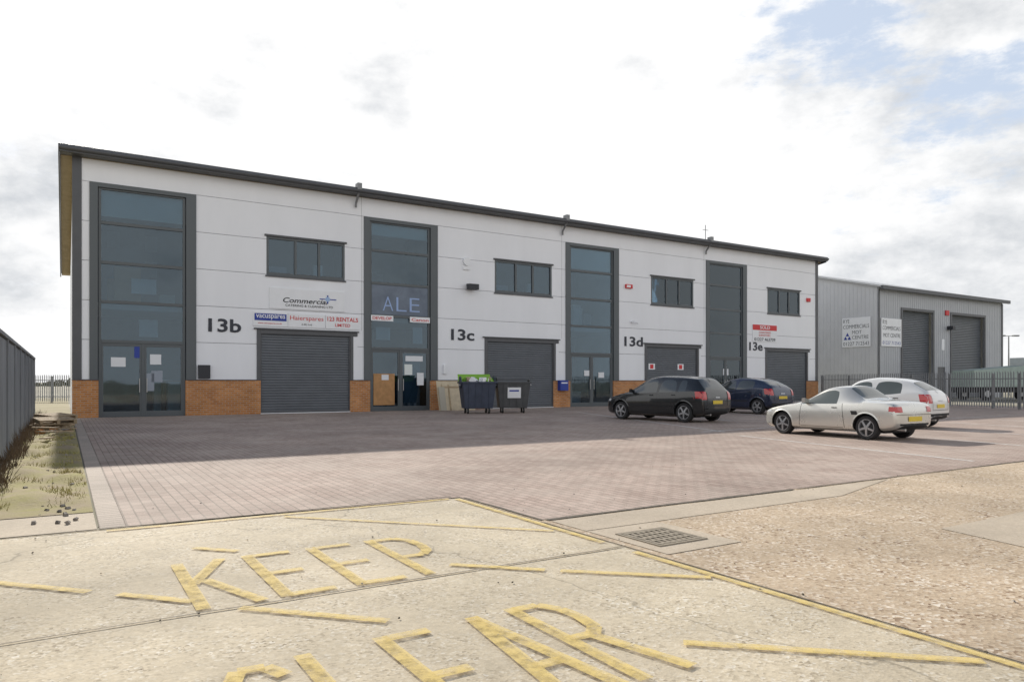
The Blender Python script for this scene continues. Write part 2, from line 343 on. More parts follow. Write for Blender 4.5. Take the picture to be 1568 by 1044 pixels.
w.cyl((16.75,0,7.35),(16.75,-.12,7.35),.2,m_sign,20); w.box(16.55,16.95,-.06,-.0,6.95,7.1,m_sign)
w.box(16.75,17.15,-.14,-.02,6.15,6.25,m_trim); w.box(16.7,17.25,-.42,-.14,5.95,6.22,m_black)
w.box(27.1,27.6,-.1,0,6.75,6.98,m_red); w.box(27.15,27.45,-.104,-.1,6.8,6.93,m_sign)
w.box(43.6,43.95,-.1,0,6.95,7.2,m_red)
w.cyl((27.6,0,4.85),(27.6,-.12,4.85),.08,m_sign,12); w.cyl((27.6,-.1,4.85),(27.85,-.3,4.75),.05,m_sign,10)
w.box(4.35,4.8,-.14,0,1.5,2.05,m_black)
w.box(15.45,15.65,-.1,0,1.75,2.2,m_sign)
w.box(22.32,22.85,-.3,-.04,.9,1.45,m_blue); w.box(22.38,22.79,-.305,-.301,1.28,1.34,m_sign)
w.obj('wall_fittings',bld,bevel=.008)
for nm,tx,x0,x1 in (('number_b','13b',4.74,6.03),('number_c','13c',15.9,17.2),('number_d','13d',27.05,28.45),('number_e','13e',37.7,39.0)):
    text(bld,nm,tx,x0,x1,3.42,3.98,-.004,m_num,.022,.02)
w=B()
for x,z in ((28.95,2.1),(31.3,2.1)):
    w.box(x,x+.5,.035,.042,z,z+.35,m_sign); w.box(x+.12,x+.38,.03,.034,z+.05,z+.3,m_red)
w.obj('shutter_notices',bld)
def signobj(name,x0,x1,z0,z1,m=m_sign,y=-.04,frame=False):
    e=empty(name); q=B(); q.box(x0,x1,y,0-.001 if y<0 else y+.03,z0,z1,m); q.obj('board',e,bevel=.004); return e
e=signobj('company_sign',7.17,10.5,4.52,5.42)
text(e,'title','Commercial',7.75,9.75,4.80,5.02,-.045,m_black,.015,shear=.25)
text(e,'subtitle','CATERING & CLEANING LTD',7.85,9.95,4.64,4.74,-.045,m_black,.005)
q=B(); q.box(9.35,10.1,-.05,-.042,5.02,5.06,m_blue); q.box(9.68,9.74,-.05,-.042,4.85,5.22,m_blue); q.cyl((9.71,-.042,5.04),(9.71,-.052,5.04),.11,m_ltblue,14); q.obj('emblem',e)
e=signobj('company_sign',6.5,7.95,3.74,4.34)
q=B(); q.box(6.56,7.9,-.047,-.041,3.98,4.28,m_blue); q.obj('band',e)
text(e,'title','vacuspares',6.62,7.84,4.02,4.24,-.049,m_sign,.01); text(e,'subtitle','www.vacuspares.co.uk',6.7,7.7,3.82,3.91,-.045,m_red,0)
e=signobj('company_sign',7.97,9.6,3.74,4.34)
text(e,'title','Haierspares',8.05,9.52,4.0,4.25,-.045,m_red,.0); text(e,'subtitle','(UK) Ltd',8.55,9.0,3.82,3.92,-.045,m_num,0)
e=signobj('company_sign',9.62,11.2,3.74,4.34)
text(e,'title','123 RENTALS',9.7,11.12,4.08,4.27,-.045,m_red,.015); text(e,'subtitle','LIMITED',10.05,10.75,3.84,3.98,-.045,m_red,.01)
e=signobj('estate_agent_sign',38.0,40.4,4.02,5.14)
q=B(); q.box(38.0,40.4,-.048,-.041,4.78,5.14,m_red); q.obj('band',e)
text(e,'title','SOLD',38.7,39.7,4.86,5.08,-.052,m_sign,.02); text(e,'phone','01227 463709',38.15,40.25,4.08,4.28,-.045,m_num,.01); text(e,'agent','CHARTERED\nSURVEYORS',38.6,39.8,4.38,4.70,-.045,m_red,0)
e=signobj('window_sign',11.81,14.66,4.51,5.885,M('sign_dim',(.15,.19,.25),.25,col2=(.09,.12,.17),vscale=1.2),y=.045)
m_ale=M('sign_outline_blue',(.30,.42,.68),.4)
for i,ch in enumerate('ALE'):
    x=12.35+i*.68; text(e,'letter_'+ch,ch,x,x+.52,4.70,5.36,.039,m_ale,-.012)
for x0,x1,tx in ((11.75,12.85,'DEVELOP'),(13.7,14.75,'Canon')):
    e=empty('window_sign'); q=B(); q.box(x0,x1,-.02,.01,4.2,4.46,m_sign); q.obj('board',e); text(e,'title',tx,x0+.08,x1-.08,4.26,4.40,-.024,m_red,.015)

# ---------------------------------------------------------------- warehouse on the right
wh=empty('warehouse')
A0,A1=52.3,71.6; HW=8.6
w=B(); wops=[(55.5,59.9,-1,7.0),(62.85,68.3,-1,7.0),(60.7,61.9,-1,2.6)]
for r in rects(A0,A1,0,HW,wops): w.box(r[0],r[1],0,.1,r[2],r[3],m_shed)
x=A0+.15
while x<A1:
    for r in rects(x,x+.05,0.02,HW-.1,wops): w.box(r[0],r[1],-.018,-.001,r[2],r[3],m_shed)
    x+=.3
DW=24; RH=3.0
w.poly([(A0,.0,0),(A0,0,HW),(A0,DW/2,HW+RH),(A0,DW,HW),(A0,DW,0)],m_shedend_lit)
w.poly([(A1,.0,0),(A1,DW,0),(A1,DW,HW),(A1,DW/2,HW+RH),(A1,0,HW)],m_shedend_lit)
y=.4
while y<DW-.2:
    zt=HW+RH*(1-abs(y-DW/2)/(DW/2))-.15
    w.box(A0-.012,A0-.002,y,y+.08,0,zt,m_shedend_lit); y+=.33
w.obj('walls',wh)
w=B(); m_sr=M('shed_roof',(.5,.51,.52),.45)
for a,b,c,d in ((-.35,DW/2,HW-.09,HW+RH),(DW+.35,DW/2,HW-.09,HW+RH)):
    w.hexa([(A0-.3,a,c+.02),(A1+.3,a,c+.02),(A1+.3,b,d+.02),(A0-.3,b,d+.02),(A0-.3,a,c+.16),(A1+.3,a,c+.16),(A1+.3,b,d+.16),(A0-.3,b,d+.16)],m_sr)
w.obj('roof',wh)
w=B()
w.box(A0-.3,A1+.3,-.55,-.36,HW-.22,HW+.06,m_trim)
w.box(A0-.05,A0+.12,-.05,.0-.02,0,HW-.2,m_trim); w.box(A1-.25,A1+.05,-.05,-.02,0,HW-.2,m_trim)
for a,b in ((55.5,59.9),(62.85,68.3)):
    w.box(a-.2,a,-.06,.1,0,7.2,m_trim); w.box(b,b+.2,-.06,.1,0,7.2,m_trim); w.box(a,b,-.06,.1,7.0,7.2,m_trim)
    z=.02
    while z<6.99:
        z1=min(z+.14,7.0); w.poly([(a,.3,z),(b,.3,z),(b,.26,(z+z1)/2),(a,.26,(z+z1)/2)],m_shut); w.poly([(a,.26,(z+z1)/2),(b,.26,(z+z1)/2),(b,.3,z1),(a,.3,z1)],m_shut); z=z1
w.box(60.7,61.9,.06,.1,0,2.6,m_trim); w.box(61.3,61.7,-.03,.0,4.0,4.9,m_sign); w.box(62.1,62.5,-.5,-.03,5.7,6.0,m_black); w.box(61.8,62.3,-.12,-.02,6.9,7.3,m_red)
w.obj('trims_and_shutters',wh)
e=empty('garage_sign'); q=B(); q.box(52.55,55.25,-.09,-.03,4.1,6.25,m_sign); q.obj('board',e)
text(e,'line_a','RYE\nCOMMERCIALS',52.7,55.1,5.35,6.1,-.095,m_num,-.01); text(e,'line_b','MOT CENTRE',52.8,55.1,4.8,5.1,-.095,m_num,-.01); text(e,'phone','01227 712543',52.7,55.1,4.25,4.5,-.095,m_blue,-.01)
E2=SITE@Matrix.Translation((A0-.03,0,0))@Matrix.Rotation(-math.pi/2,4,'Z')
e=empty('garage_sign',E2)
q=B(); q.box(-2.95,-.6,-.06,-.0,4.1,6.4,m_sign); q.obj('board',e)
text(e,'line_a','RYE\nCOMMERCIALS',-2.85,-.7,5.55,6.28,-.065,m_num,-.01); text(e,'line_b','MOT\nCENTRE',-2.1,-.75,4.72,5.38,-.065,m_num,-.01); text(e,'phone','01227 712543',-2.85,-.7,4.22,4.5,-.065,m_num,-.01)
q=B(); 
for i,(cx,cz) in enumerate(((-2.5,5.08),(-2.66,4.8),(-2.34,4.8))): q.poly([(cx-.15,-.064-.001*i,cz-.12),(cx+.15,-.064-.001*i,cz-.12),(cx,-.064-.001*i,cz+.16)],m_blue)
q.obj('emblem',e)

# ---------------------------------------------------------------- ground
def sheet(name,P,m,z,mat=SITE,sub=0):
    q=B(); q.poly([(a,b,z) for a,b in P],m); return q.obj(name,mat=mat)
m_terr=M('terrain_gravel',(.36,.33,.27),.95,col2=(.20,.19,.12),vscale=.15,bump=.4,bscale=8)
sheet('ground',[(-3000,-3000),(3000,-3000),(3000,3000),(-3000,3000)],m_terr,-.012)
sheet('concrete_road',[(-40,-24.0),(60,-24.0),(60,-60),(-40,-60)],m_conc,-.008)
sheet('yard_concrete',[(3.66,-24.3),(3.66,-60),(60,-60),(60,-24.3)],m_agg,-.004)
sheet('block_paving',[(.22,-.0),(.22,-24.0),(3.66,-24.15),(3.72,-25.8),(45.2,-25.8),(45.2,0)],m_pave,0)
sheet('paving_edge',[(0,-1.0),(0,-24.0),(.217,-24.0),(.217,-.04)],m_edge,.0)
q=B()
def strip(q,x0,y0,x1,y1,wd,m,z):
    d=Vector((x1-x0,y1-y0)).normalized(); n=Vector((-d.y,d.x))*wd/2
    q.poly([(x0+n.x,y0+n.y,z),(x0-n.x,y0-n.y,z),(x1-n.x,y1-n.y,z),(x1+n.x,y1+n.y,z)],m)
def rag(q,x0,y0,x1,y1,wd,m,z,amp=.012,step=.35):
    """joint with a ragged, spalled edge"""
    L_=math.hypot(x1-x0,y1-y0); n=max(2,int(L_/step)); d=Vector((x1-x0,y1-y0))/L_; nn=Vector((-d.y,d.x)); pts=[]
    for i in range(n+1):
        c=Vector((x0,y0))+d*(L_*i/n); a=wd*(.35+random.random()*.5); b=wd*(.35+random.random()*.5); o=(random.random()-.5)*amp
        pts.append((c+nn*(a+o),c-nn*(b-o)))
    for (a,b),(c,e_) in zip(pts,pts[1:]): q.poly([(a.x,a.y,z),(b.x,b.y,z),(e_.x,e_.y,z),(c.x,c.y,z)],m)
rag(q,-30,-27.1,3.63,-27.1,.014,m_joint2,.0)
rag(q,3.70,-24.2,3.70,-25.82,.03,m_joint,.003)
rag(q,3.74,-25.83,7.5,-25.83,.05,m_joint,.003); rag(q,7.6,-25.83,40,-25.82,.03,m_joint,.003)
rag(q,-1.5,-24.02,3.6,-24.05,.022,m_joint2,.003)
rag(q,3.65,-25.9,3.65,-50,.010,m_joint2,.0015)
rag(q,9.0,-29.3,30,-29.3,.010,m_joint2,.0015)
q.obj('expansion_joints',mat=SITE)
sheet('smooth_slab',[(3.75,-25.9),(3.75,-26.45),(7.6,-26.45),(9.5,-25.9)],m_smooth,.000)
sheet('smooth_slab',[(6.6,-28.1),(6.3,-29.3),(12,-29.3),(12,-28.1)],m_smooth,.000)
sheet('smooth_slab',[(3.75,-26.47),(3.75,-27.5),(4.6,-27.5),(4.6,-26.47)],m_smooth,.0005)
m_cast=M('cast_iron_worn',(.34,.29,.22),.75,var=.3,vscale=12)
e=empty('drain_grate'); q=B(); gx,gy=4.15,-27.0; m_slot=M('drain_slot',(.12,.10,.08),.9)
q.box(gx-.25,gx+.25,gy-.25,gy+.25,-.03,.003,m_slot)
for i in range(8):
    x=gx-.22+i*.063; q.box(x-.017,x+.017,gy-.24,gy+.24,.003,.009,m_cast)
for i in range(5):
    y=gy-.22+i*.11; q.box(gx-.24,gx+.24,y-.018,y+.018,.0092,.011,m_cast)
q.box(gx-.28,gx+.28,gy-.28,gy-.25,.0,.010,m_cast); q.box(gx-.28,gx+.28,gy+.25,gy+.28,.0,.010,m_cast); q.box(gx-.28,gx-.25,gy-.25,gy+.25,.0,.010,m_cast); q.box(gx+.25,gx+.28,gy-.25,gy+.25,.0,.010,m_cast)
q.obj('grate',e)
q=B(); zc=[.003]
def ln(x0,p0,x1,p1,wd=.075):
    zc[0]+=.00006; strip(q,x0,-p0,x1,-p1,wd,m_yel,zc[0])
ln(.05,24.15,3.5,24.2,.06); ln(3.58,24.25,3.58,26.9,.07); ln(3.58,27.3,3.58,30.2,.07)
ln(-.75,25.6,-.14,26.27); ln(.02,26.43,.4,26.85); ln(.62,27.13,1.28,27.82); ln(2.45,28.95,3.5,29.9)
ln(2.15,26.88,2.66,27.38); ln(2.74,27.46,3.52,28.15); ln(.62,25.3,.9,25.6); ln(1.6,24.3,3.5,26.3,.05); ln(-1.2,27.9,-.2,29.0)
def letters(word,s0,s1,p0,p1,wd,dp=0):
    n=len(word); cw=(s1-s0)/n
    G={'K':[[(0,0),(0,1)],[(.85,0),(.06,.52)],[(.3,.45),(.95,1)]],
       'E':[[(0,0),(0,1)],[(0.05,0.03),(.9,.03)],[(.05,.5),(.75,.5)],[(.05,.97),(.9,.97)]],
       'P':[[(0,0),(0,1)],[(.05,.03),(.6,.03),(.85,.14),(.9,.3),(.8,.46),(.55,.55),(.05,.55)]],
       'C':[[(.95,.15),(.75,.03),(.35,.02),(.08,.2),(0,.5),(.08,.8),(.35,.98),(.75,.97),(.95,.85)]],
       'L':[[(0,0),(0,1)],[(.05,.97),(.9,.97)]],
       'A':[[(.5,0),(0,1)],[(.5,0),(.97,1)],[(.2,.65),(.78,.65)]],
       'R':[[(0,0),(0,1)],[(.05,.03),(.6,.03),(.85,.14),(.9,.28),(.8,.43),(.55,.5),(.05,.5)],[(.5,.52),(.97,1)]]}
    for i,c in enumerate(word):
        o=dp*(1-i/(n-1))
        for pl in G[c]:
            for (a,b),(c2,d2) in zip(pl,pl[1:]):
                ln(s0+cw*(i+.06+a*.72),o+p0+(p1-p0)*b,s0+cw*(i+.06+c2*.72),o+p0+(p1-p0)*d2,wd)
letters('KEEP',.40,2.38,25.8,27.05,.085,.0)
letters('CLEAR',.28,2.36,28.0,29.2,.085,.10)
q.obj('yellow_road_marking',mat=SITE)
q=B(); I=Matrix.Identity(4)
pl=[((2.96,32.3),(5.79,19.5)),((5.17,19.5),(7.44,21.2)),((5.75,18.1),(7.88,12.27))]
for dx,dy in ((3.3,2.06),(6.1,3.8),(8.9,5.54),(11.7,7.3)): pl.append(((5.7+dx,18.4+dy),(7.88+dx,12.27+dy)))
pl+= [((7.44,21.2),(20,29.0)),((8.6,37.5),(10.3,27.5)),((5.9,35),(7.6,25)),((11.6,38.5),(13.2,29))]
for i,(a,b) in enumerate(pl): strip(q,a[0],a[1],b[0],b[1],.09,m_wl,.004+i*.0004)
q.obj('parking_line_marking',mat=I)
# ---------------------------------------------------------------- verge, wall, rubble
m_soil=M('mossy_soil',(.34,.27,.18),.95,col2=(.31,.28,.09),vscale=2.2,bump=1,bscale=25)
nx,ny=14,150; q=B()
for i in range(nx+1):
    for j in range(ny+1):
        x=-1.05+i/nx*1.03; y=2-j/ny*25.0
        z=.002+.10*max(0,noise.noise(Vector((x*2,y*.9,3)))+.15)+.03*noise.noise(Vector((x*9,y*9,1)))
        if i in(0,nx): z*=.2
        if j>ny-6: z*=(ny-j)/6
        q.v.append((x,y,max(z,-.006)+.004))
for i in range(nx):
    for j in range(ny):
        a=i*(ny+1)+j; q.f.append((a,a+1,a+ny+2,a+ny+1)); q.m.append(q.mi(m_soil))
q.obj('soil_verge',mat=SITE,smooth=True)
sheet('rough_grass_field',[(-40,40),(-40,-23.9),(-1.3,-23.9),(-1.3,2),(-.05,2),(-.05,40)],M('field_grass',(.24,.21,.10),.95,col2=(.30,.25,.15),vscale=.6,bump=.6,bscale=20),-.006)
sheet('gravel_patch',[(-6,-22.6),(-6,-24.0),(-.02,-24.0),(-.02,-22.6)],m_smooth,-.002)
m_gr=M('grass_blades',(.34,.33,.08),.8,col2=(.48,.39,.20),vscale=3)
q=B()
for k in range(17000):
    x=-1.05+random.random()*1.0; y=2-random.random()*24.5
    if noise.noise(Vector((x*2.5,y*1.2,5)))<-.05+random.random()*.3: continue
    h=.01+random.random()*.035; 
    if random.random()<.03: h+=.05
    t=random.random()*6.28; wv=.006; dx,dy=math.cos(t)*wv,math.sin(t)*wv; lx,ly=(random.random()-.5)*.08,(random.random()-.5)*.08
    z=.03
    q.poly([(x-dx,y-dy,0),(x+dx,y+dy,0),(x+lx,y+ly,z+h)],m_gr)
q.obj('grass',mat=SITE)
m_stem=M('dead_stems',(.17,.12,.075),.9,var=.4)
q=B()
for k in range(2400):
    y=1-random.random()*22; x=-1.1+random.random()**2*.22
    if noise.noise(Vector((y*.55,0,9)))<-.12: continue
    h=.10+random.random()*.42*(.6+noise.noise(Vector((y*.9,2,2)))); t=random.random()*6.28; wv=.008; dx,dy=math.cos(t)*wv,math.sin(t)*wv
    lx,ly=(random.random()-.5)*.3,(random.random()-.5)*.4
    q.poly([(x-dx,y-dy,0),(x+dx,y+dy,0),(x+lx*.5+dx*.6,y+ly*.5,h*.6)],m_stem)
    q.poly([(x+lx*.3,y+ly*.3,h*.4),(x+lx*.3+.01,y+ly*.3,h*.4),(x+lx,y+ly,h)],m_stem)
q.obj('dead_bramble',mat=SITE)
wl=empty('boundary_wall'); q=B()
for i in range(12):
    y=-2.0-i*2.3
    q.box(-1.25,-1.16,y-2.28,y-.0,0,2.1,m_grey); q.box(-1.29,-1.13,y-.06,y+.06,0,2.12,m_grey)
q.box(-1.30,-1.12,-29.6,-1.93,2.122,2.19,m_grey); q.obj('panels',wl,bevel=.008)
m_pal=M('weathered_timber',(.48,.37,.24),.85,var=.35,vscale=6)
def pallet(x,y,z,r,nm='timber_pallet'):
    e=empty(nm,SITE@Matrix.Translation((x,y,z))@Matrix.Rotation(r,4,'Z')@Matrix.Rotation(.08,4,'X')); q=B()
    for i in range(6): q.box(-.45,.45,-.38+i*.13,-.29+i*.13,.10,.122,m_pal)
    for i in range(3): q.box(-.44+i*.4,-.36+i*.4,-.38,.36,.022,.098,m_pal); 
    for i in range(3): q.box(-.45,.45,-.38+i*.32,-.29+i*.32,0,.02,m_pal)
    q.obj('slats',e,bevel=.004)
pallet(-.55,-5.6,.10,.3); pallet(-.5,-5.4,.24,.7); pallet(-.55,-8.0,.10,-.3); pallet(-.5,-8.2,.235,.25)
q=B()
for (x,y,z,r,l) in ((-.6,-10.2,.10,1.2,1.1),(-.45,-10.6,.12,.7,.9),(-.5,-9.3,.14,-.2,1.0),(-.6,-12.5,.09,1.45,1.3)):
    q.box(-l/2,l/2,-.06,.06,0,.03,m_pal,Matrix.Translation((x,y,z))@Matrix.Rotation(r,4,'Z')@Matrix.Rotation(.05,4,'Y'))
q.obj('loose_planks',mat=SITE)
m_rub=M('rubble_stone',(.40,.36,.32),.9,var=.4)
q=B()
def rock(q,x,y,r,m):
    R=Matrix.Translation((x,y,r*.5))@Matrix.Rotation(random.random()*6,4,'Z')@Matrix.Rotation(random.random(),4,'X')
    a=[(-r,-r*.7,-r*.5),(r,-r*.8,-r*.5),(r*.8,r*.7,-r*.5),(-r*.9,r*.8,-r*.5),(-r*.6,-r*.6,r*.5),(r*.7,-r*.4,r*.6),(r*.5,r*.5,r*.4),(-r*.7,r*.5,r*.5)]
    q.hexa([R@Vector(p) for p in a],m)
for k in range(110): rock(q,-1.0+random.random()*.85,-1.0-random.random()*8.5,.03+random.random()*.10,random.choice([m_rub,m_rub,m_pal,m_brick]))
for k in range(160): rock(q,-1.0+random.random()*.95,-2-random.random()*21.7,.008+random.random()*.022,m_rub)
q.obj('rubble',mat=SITE)
q=B()
for k in range(420):
    x=-1+random.random()*12; y=-22.5-random.random()*8.5
    r=.002+random.random()**3*.007; rock(q,x,y,r,random.choice([m_rub,m_smooth,m_joint]))
q.obj('loose_grit',mat=SITE)

# ---------------------------------------------------------------- palisade fences
def palisade(name,x0,y0,x1,y1,h):
    L=math.hypot(x1-x0,y1-y0); a=math.atan2(y1-y0,x1-x0)
    e=empty(name,Matrix.Translation((x0,y0,0))@Matrix.Rotation(a,4,'Z')); q=B(); n=int(L/.155)
    for i in range(n):
        x=i*.155; w2=.034; hh=h*(1+.006*random.uniform(-1,1))
        P=[(x-w2,0),(x-.012,-.022),(x+.012,-.022),(x+w2,0)]
        for (ax,ay),(bx,by) in zip(P,P[1:]):
            ta=hh if abs(ax-x)<.02 else hh-.09; tb=hh if abs(bx-x)<.02 else hh-.09
            q.poly([(ax,ay,.06),(bx,by,.06),(bx,by,tb),(ax,ay,ta)],m_galv)
    for z in (.35,h-.4): q.box(0,L,.004,.05,z,z+.05,m_galv)
    for i in range(int(L/2.75)+1): q.box(i*2.75-.05,i*2.75+.05,.052,.16,0,h-.1,m_galv)
    q.obj('pales',e)
palisade('palisade_fence',21.7,50.4,25.0,35.5,1.9)
palisade('palisade_fence',25.0,35.5,30.5,10.7,1.9)
palisade('palisade_fence',-45,49.5,-28,48.5,1.85)

# ---------------------------------------------------------------- bins and boards
m_binb=M('bin_blue',(.05,.065,.105),.5,var=.3); m_bing=M('bin_grey',(.085,.09,.095),.5,var=.3); m_rub2=M('rubber',(.02,.02,.02),.7)
m_green=M('bin_green_lid',(.22,.45,.05),.5); m_org=M('bin_orange',(.5,.17,.04),.6)
def bin4(name,x,y,rot,body,openlid,sc_=1.0):
    e=empty(name,SITE@Matrix.Translation((x,y,0))@Matrix.Rotation(rot,4,'Z')@Matrix.Scale(sc_,4)); q=B()
    a,b=.55,.38; A,Bb=.66,.5
    q.hexa([(-a,-b,.2),(a,-b,.2),(a,b,.2),(-a,b,.2),(-A,-Bb,1.18),(A,-Bb,1.18),(A,Bb,1.18),(-A,Bb,1.18)],body)
    q.box(-A-.04,A+.04,-Bb-.04,Bb+.04,1.181,1.25,body)
    for i in range(4):
        xx=-.4+i*.266; q.hexa([(xx-.03,-b-.02,.22),(xx+.03,-b-.02,.22),(xx+.03,-b+.01,.22),(xx-.03,-b+.01,.22),(xx-.03,-Bb-.02,1.15),(xx+.03,-Bb-.02,1.15),(xx+.03,-Bb+.01,1.15),(xx-.03,-Bb+.01,1.15)],body)
    q.cyl((-A-.1,-.1,1.12),(-A-.0,-.1,1.12),.035,m_metal,8); q.cyl((A,-.1,1.12),(A+.1,-.1,1.12),.035,m_metal,8)
    q.obj('body',e,bevel=.02)
    q=B()
    for cx in(-.42,.42):
        for cy in (-.28,.28):
            q.cyl((cx-.03,cy,.1),(cx+.03,cy,.1),.1,m_rub2,16); q.box(cx-.045,cx-.035,cy-.03,cy+.03,.08,.2,m_metal); q.box(cx+.035,cx+.045,cy-.03,cy+.03,.08,.2,m_metal)
    q.obj('castors',e)
    q=B(); n=8
    for i in range(n):
        t0,t1=i/n,(i+1)/n
        if openlid: 
            pts=[(Bb+.02+.18*t,1.25+.28*math.sin(t*1.4)) for t in (t0,t1)]
        else: pts=[(-Bb-.02+(2*Bb+.04)*t,1.26+.16*math.sin(math.pi*(.1+.8*t))) for t in (t0,t1)]
        (y0,z0),(y1,z1)=pts
        q.hexa([(-A,y0,z0),(A,y0,z0),(A,y1,z1),(-A,y1,z1),(-A,y0,z0+.02),(A,y0,z0+.02),(A,y1,z1+.02),(-A,y1,z1+.02)],m_green if openlid else body)
    for xx in (-A-.012,A+.012): q.cyl((xx-.02,0,1.22),(xx+.02,0,1.22),.24,body,20)
    q.obj('lid',e)
    q=B()
    if openlid:
        for k in range(14):
            xx=-.5+random.random(); yy=-.35+random.random()*.6; R=Matrix.Translation((xx,yy,1.28))@Matrix.Rotation(random.random()*3,4,'Z')@Matrix.Rotation(random.random()*.8,4,'X')
            q.box(-.16,.16,-.12,.12,-.08,.1,random.choice([m_org,m_green,m_green,m_sign,m_pal]),R)
    else:
        q.hexa([(-.25,-.46,.6),(.28,-.46,.6),(.28,-.44,.6),(-.25,-.44,.6),(-.25,-.515,1.02),(.28,-.515,1.02),(.28,-.5,1.02),(-.25,-.5,1.02)],m_sign)
        q.box(-.18,.2,-.502,-.497,.86,.92,m_blue)
    q.obj('contents_or_label',e)
def at(px,py):
    Z=1485/(py-585.); return sp((px-784)/1100*Z,Z)
x,y=at(734,633); bin4('wheeled_bin',x,y+.2,-ANG*.55,m_binb,True,1.10)
x,y=at(788,632); bin4('wheeled_bin',x,y+.2,-ANG*.75,m_bing,False,1.10)
m_ply=M('plywood',(.66,.56,.40),.7,var=.2,vscale=4)
e=empty('plywood_boards',SITE@Matrix.Translation((15.0,-1.25,0))@Matrix.Rotation(math.radians(-14),4,'X')); q=B()
q.box(-.35,1.3,0,.03,0,1.45,m_ply); q.box(-.1,1.55,-.04,-.01,0,1.3,m_ply); q.box(.2,.28,-.06,-.045,0,1.25,m_pal);
q.box(-.30,.02,-.065,-.045,0,1.15,M('board_grey',(.45,.42,.35),.8)); q.box(-.1,1.55,-.06,-.045,1.1,1.18,m_pal); q.obj('boards',e,bevel=.004)

# ---------------------------------------------------------------- cars
m_tyre=M('tyre',(.022,.022,.024),.8); m_rim=M('alloy',(.45,.46,.48),.3,metal=.8); m_dark=M('car_dark',(.015,.015,.017),.7)
m_cglass=M('car_glass',(.05,.06,.065),.03,spec=1); m_cglassL=M('car_glass_light',(.10,.115,.11),.03,spec=.9)
m_tail=M('tail_light',(.5,.012,.015),.15,coat=1); m_tailw=M('tail_light_clear',(.6,.5,.5),.15,coat=1); m_plate=M('plate_yellow',(.75,.55,.04),.4); m_head=M('headlight',(.6,.62,.64),.1,coat=1)
def paint(name,col,metal,seams,z0,z1,rough=.28):
    m=D.materials.new(name); t,N,L=nt(m); b=N['Principled BSDF']; b.inputs['Metallic'].default_value=metal; b.inputs['Roughness'].default_value=rough
    b.inputs['Coat Weight'].default_value=1; b.inputs['Coat Roughness'].default_value=.03
    tc=N.new('ShaderNodeTexCoord'); s=N.new('ShaderNodeSeparateXYZ'); L.new(tc.outputs['Object'],s.inputs[0])
    acc=None
    def mt(op,a,bv=None):
        n=N.new('ShaderNodeMath'); n.operation=op
        if isinstance(a,(int,float)): n.inputs[0].default_value=a
        else: L.new(a,n.inputs[0])
        if bv is not None:
            if isinstance(bv,(int,float)): n.inputs[1].default_value=bv
            else: L.new(bv,n.inputs[1])
        return n.outputs[0]
    for x0,sl in seams:
        xx=mt('ADD',s.outputs[0],mt('MULTIPLY',mt('SUBTRACT',s.outputs[2],.6),sl))
        l=mt('LESS_THAN',mt('ABSOLUTE',mt('SUBTRACT',xx,x0)),.0075)
        acc=l if acc is None else mt('MAXIMUM',acc,l)
    g=mt('MULTIPLY',mt('GREATER_THAN',s.outputs[2],z0),mt('LESS_THAN',s.outputs[2],z1)); acc=mt('MULTIPLY',acc,g)
    sill=mt('MULTIPLY',mt('LESS_THAN',mt('ABSOLUTE',mt('SUBTRACT',s.outputs[2],z0)),.006),mt('MULTIPLY',mt('LESS_THAN',s.outputs[0],seams[0][0]),mt('GREATER_THAN',s.outputs[0],seams[-1][0])))
    acc=mt('MAXIMUM',acc,sill)
    mx=N.new('ShaderNodeMix'); mx.data_type='RGBA'; mx.inputs[6].default_value=(*col,1); mx.inputs[7].default_value=(*(c*.12 for c in col),1); L.new(acc,mx.inputs[0])
    n=N.new('ShaderNodeTexNoise'); n.inputs['Scale'].default_value=2.5; n.inputs['Detail'].default_value=6; L.new(tc.outputs['Object'],n.inputs[0])
    r=N.new('ShaderNodeMapRange'); r.inputs[3].default_value=rough*.8; r.inputs[4].default_value=rough*1.4; L.new(n.outputs[0],r.inputs[0]); L.new(r.outputs[0],b.inputs['Roughness'])
    L.new(mx.outputs[2],b.inputs['Base Color']); return m
def wheel(parent,name,x,y,r,side,spokes=5,wd=.19,rim=m_rim):
    q=B(); n=32
    prof=[(0,-.02),(r*.30,-.02),(r*.60,-.035),(r*.66,.0),(r*.70,.0),(r*.9,.01),(r*.985,-.02),(r,-.05),(r,-wd+.03),(r*.95,-wd),(0,-wd)]
    mt=[m_dark,m_dark,rim,rim,m_tyre,m_tyre,m_tyre,m_tyre,m_tyre,m_tyre]
    for i in range(n):
        t0=2*math.pi*i/n; t1=2*math.pi*(i+1)/n
        for (ra,ya),(rb,yb),mm in zip(prof,prof[1:],mt):
            P=[(x+ra*math.cos(t0),y+side*ya,r+ra*math.sin(t0)),(x+ra*math.cos(t1),y+side*ya,r+ra*math.sin(t1)),(x+rb*math.cos(t1),y+side*yb,r+rb*math.sin(t1)),(x+rb*math.cos(t0),y+side*yb,r+rb*math.sin(t0))]
            if ra==0: P=[P[0]]+P[2:]
            if rb==0: P=P[:3]
            q.poly(P,mm)
    for i in range(spokes):
        t=2*math.pi*i/spokes+.3; R=Matrix.Translation((x,y,r))@Matrix.Rotation(t,4,'Y')
        w0,w1=r*.11,r*.085
        P=[(r*.08,side*-.016,-w0),(r*.64,side*-.022,-w1),(r*.64,side*-.022,w1),(r*.08,side*-.016,w0),(r*.08,side*.006,-w0*.8),(r*.64,side*-.002,-w1*.8),(r*.64,side*-.002,w1*.8),(r*.08,side*.006,w0*.8)]
        q.hexa([R@Vector(p) for p in P],rim)
    q.cyl((x,y-side*.02,r),(x,y+side*.012,r),r*.17,rim,14)
    q.obj(name,parent,smooth=False)
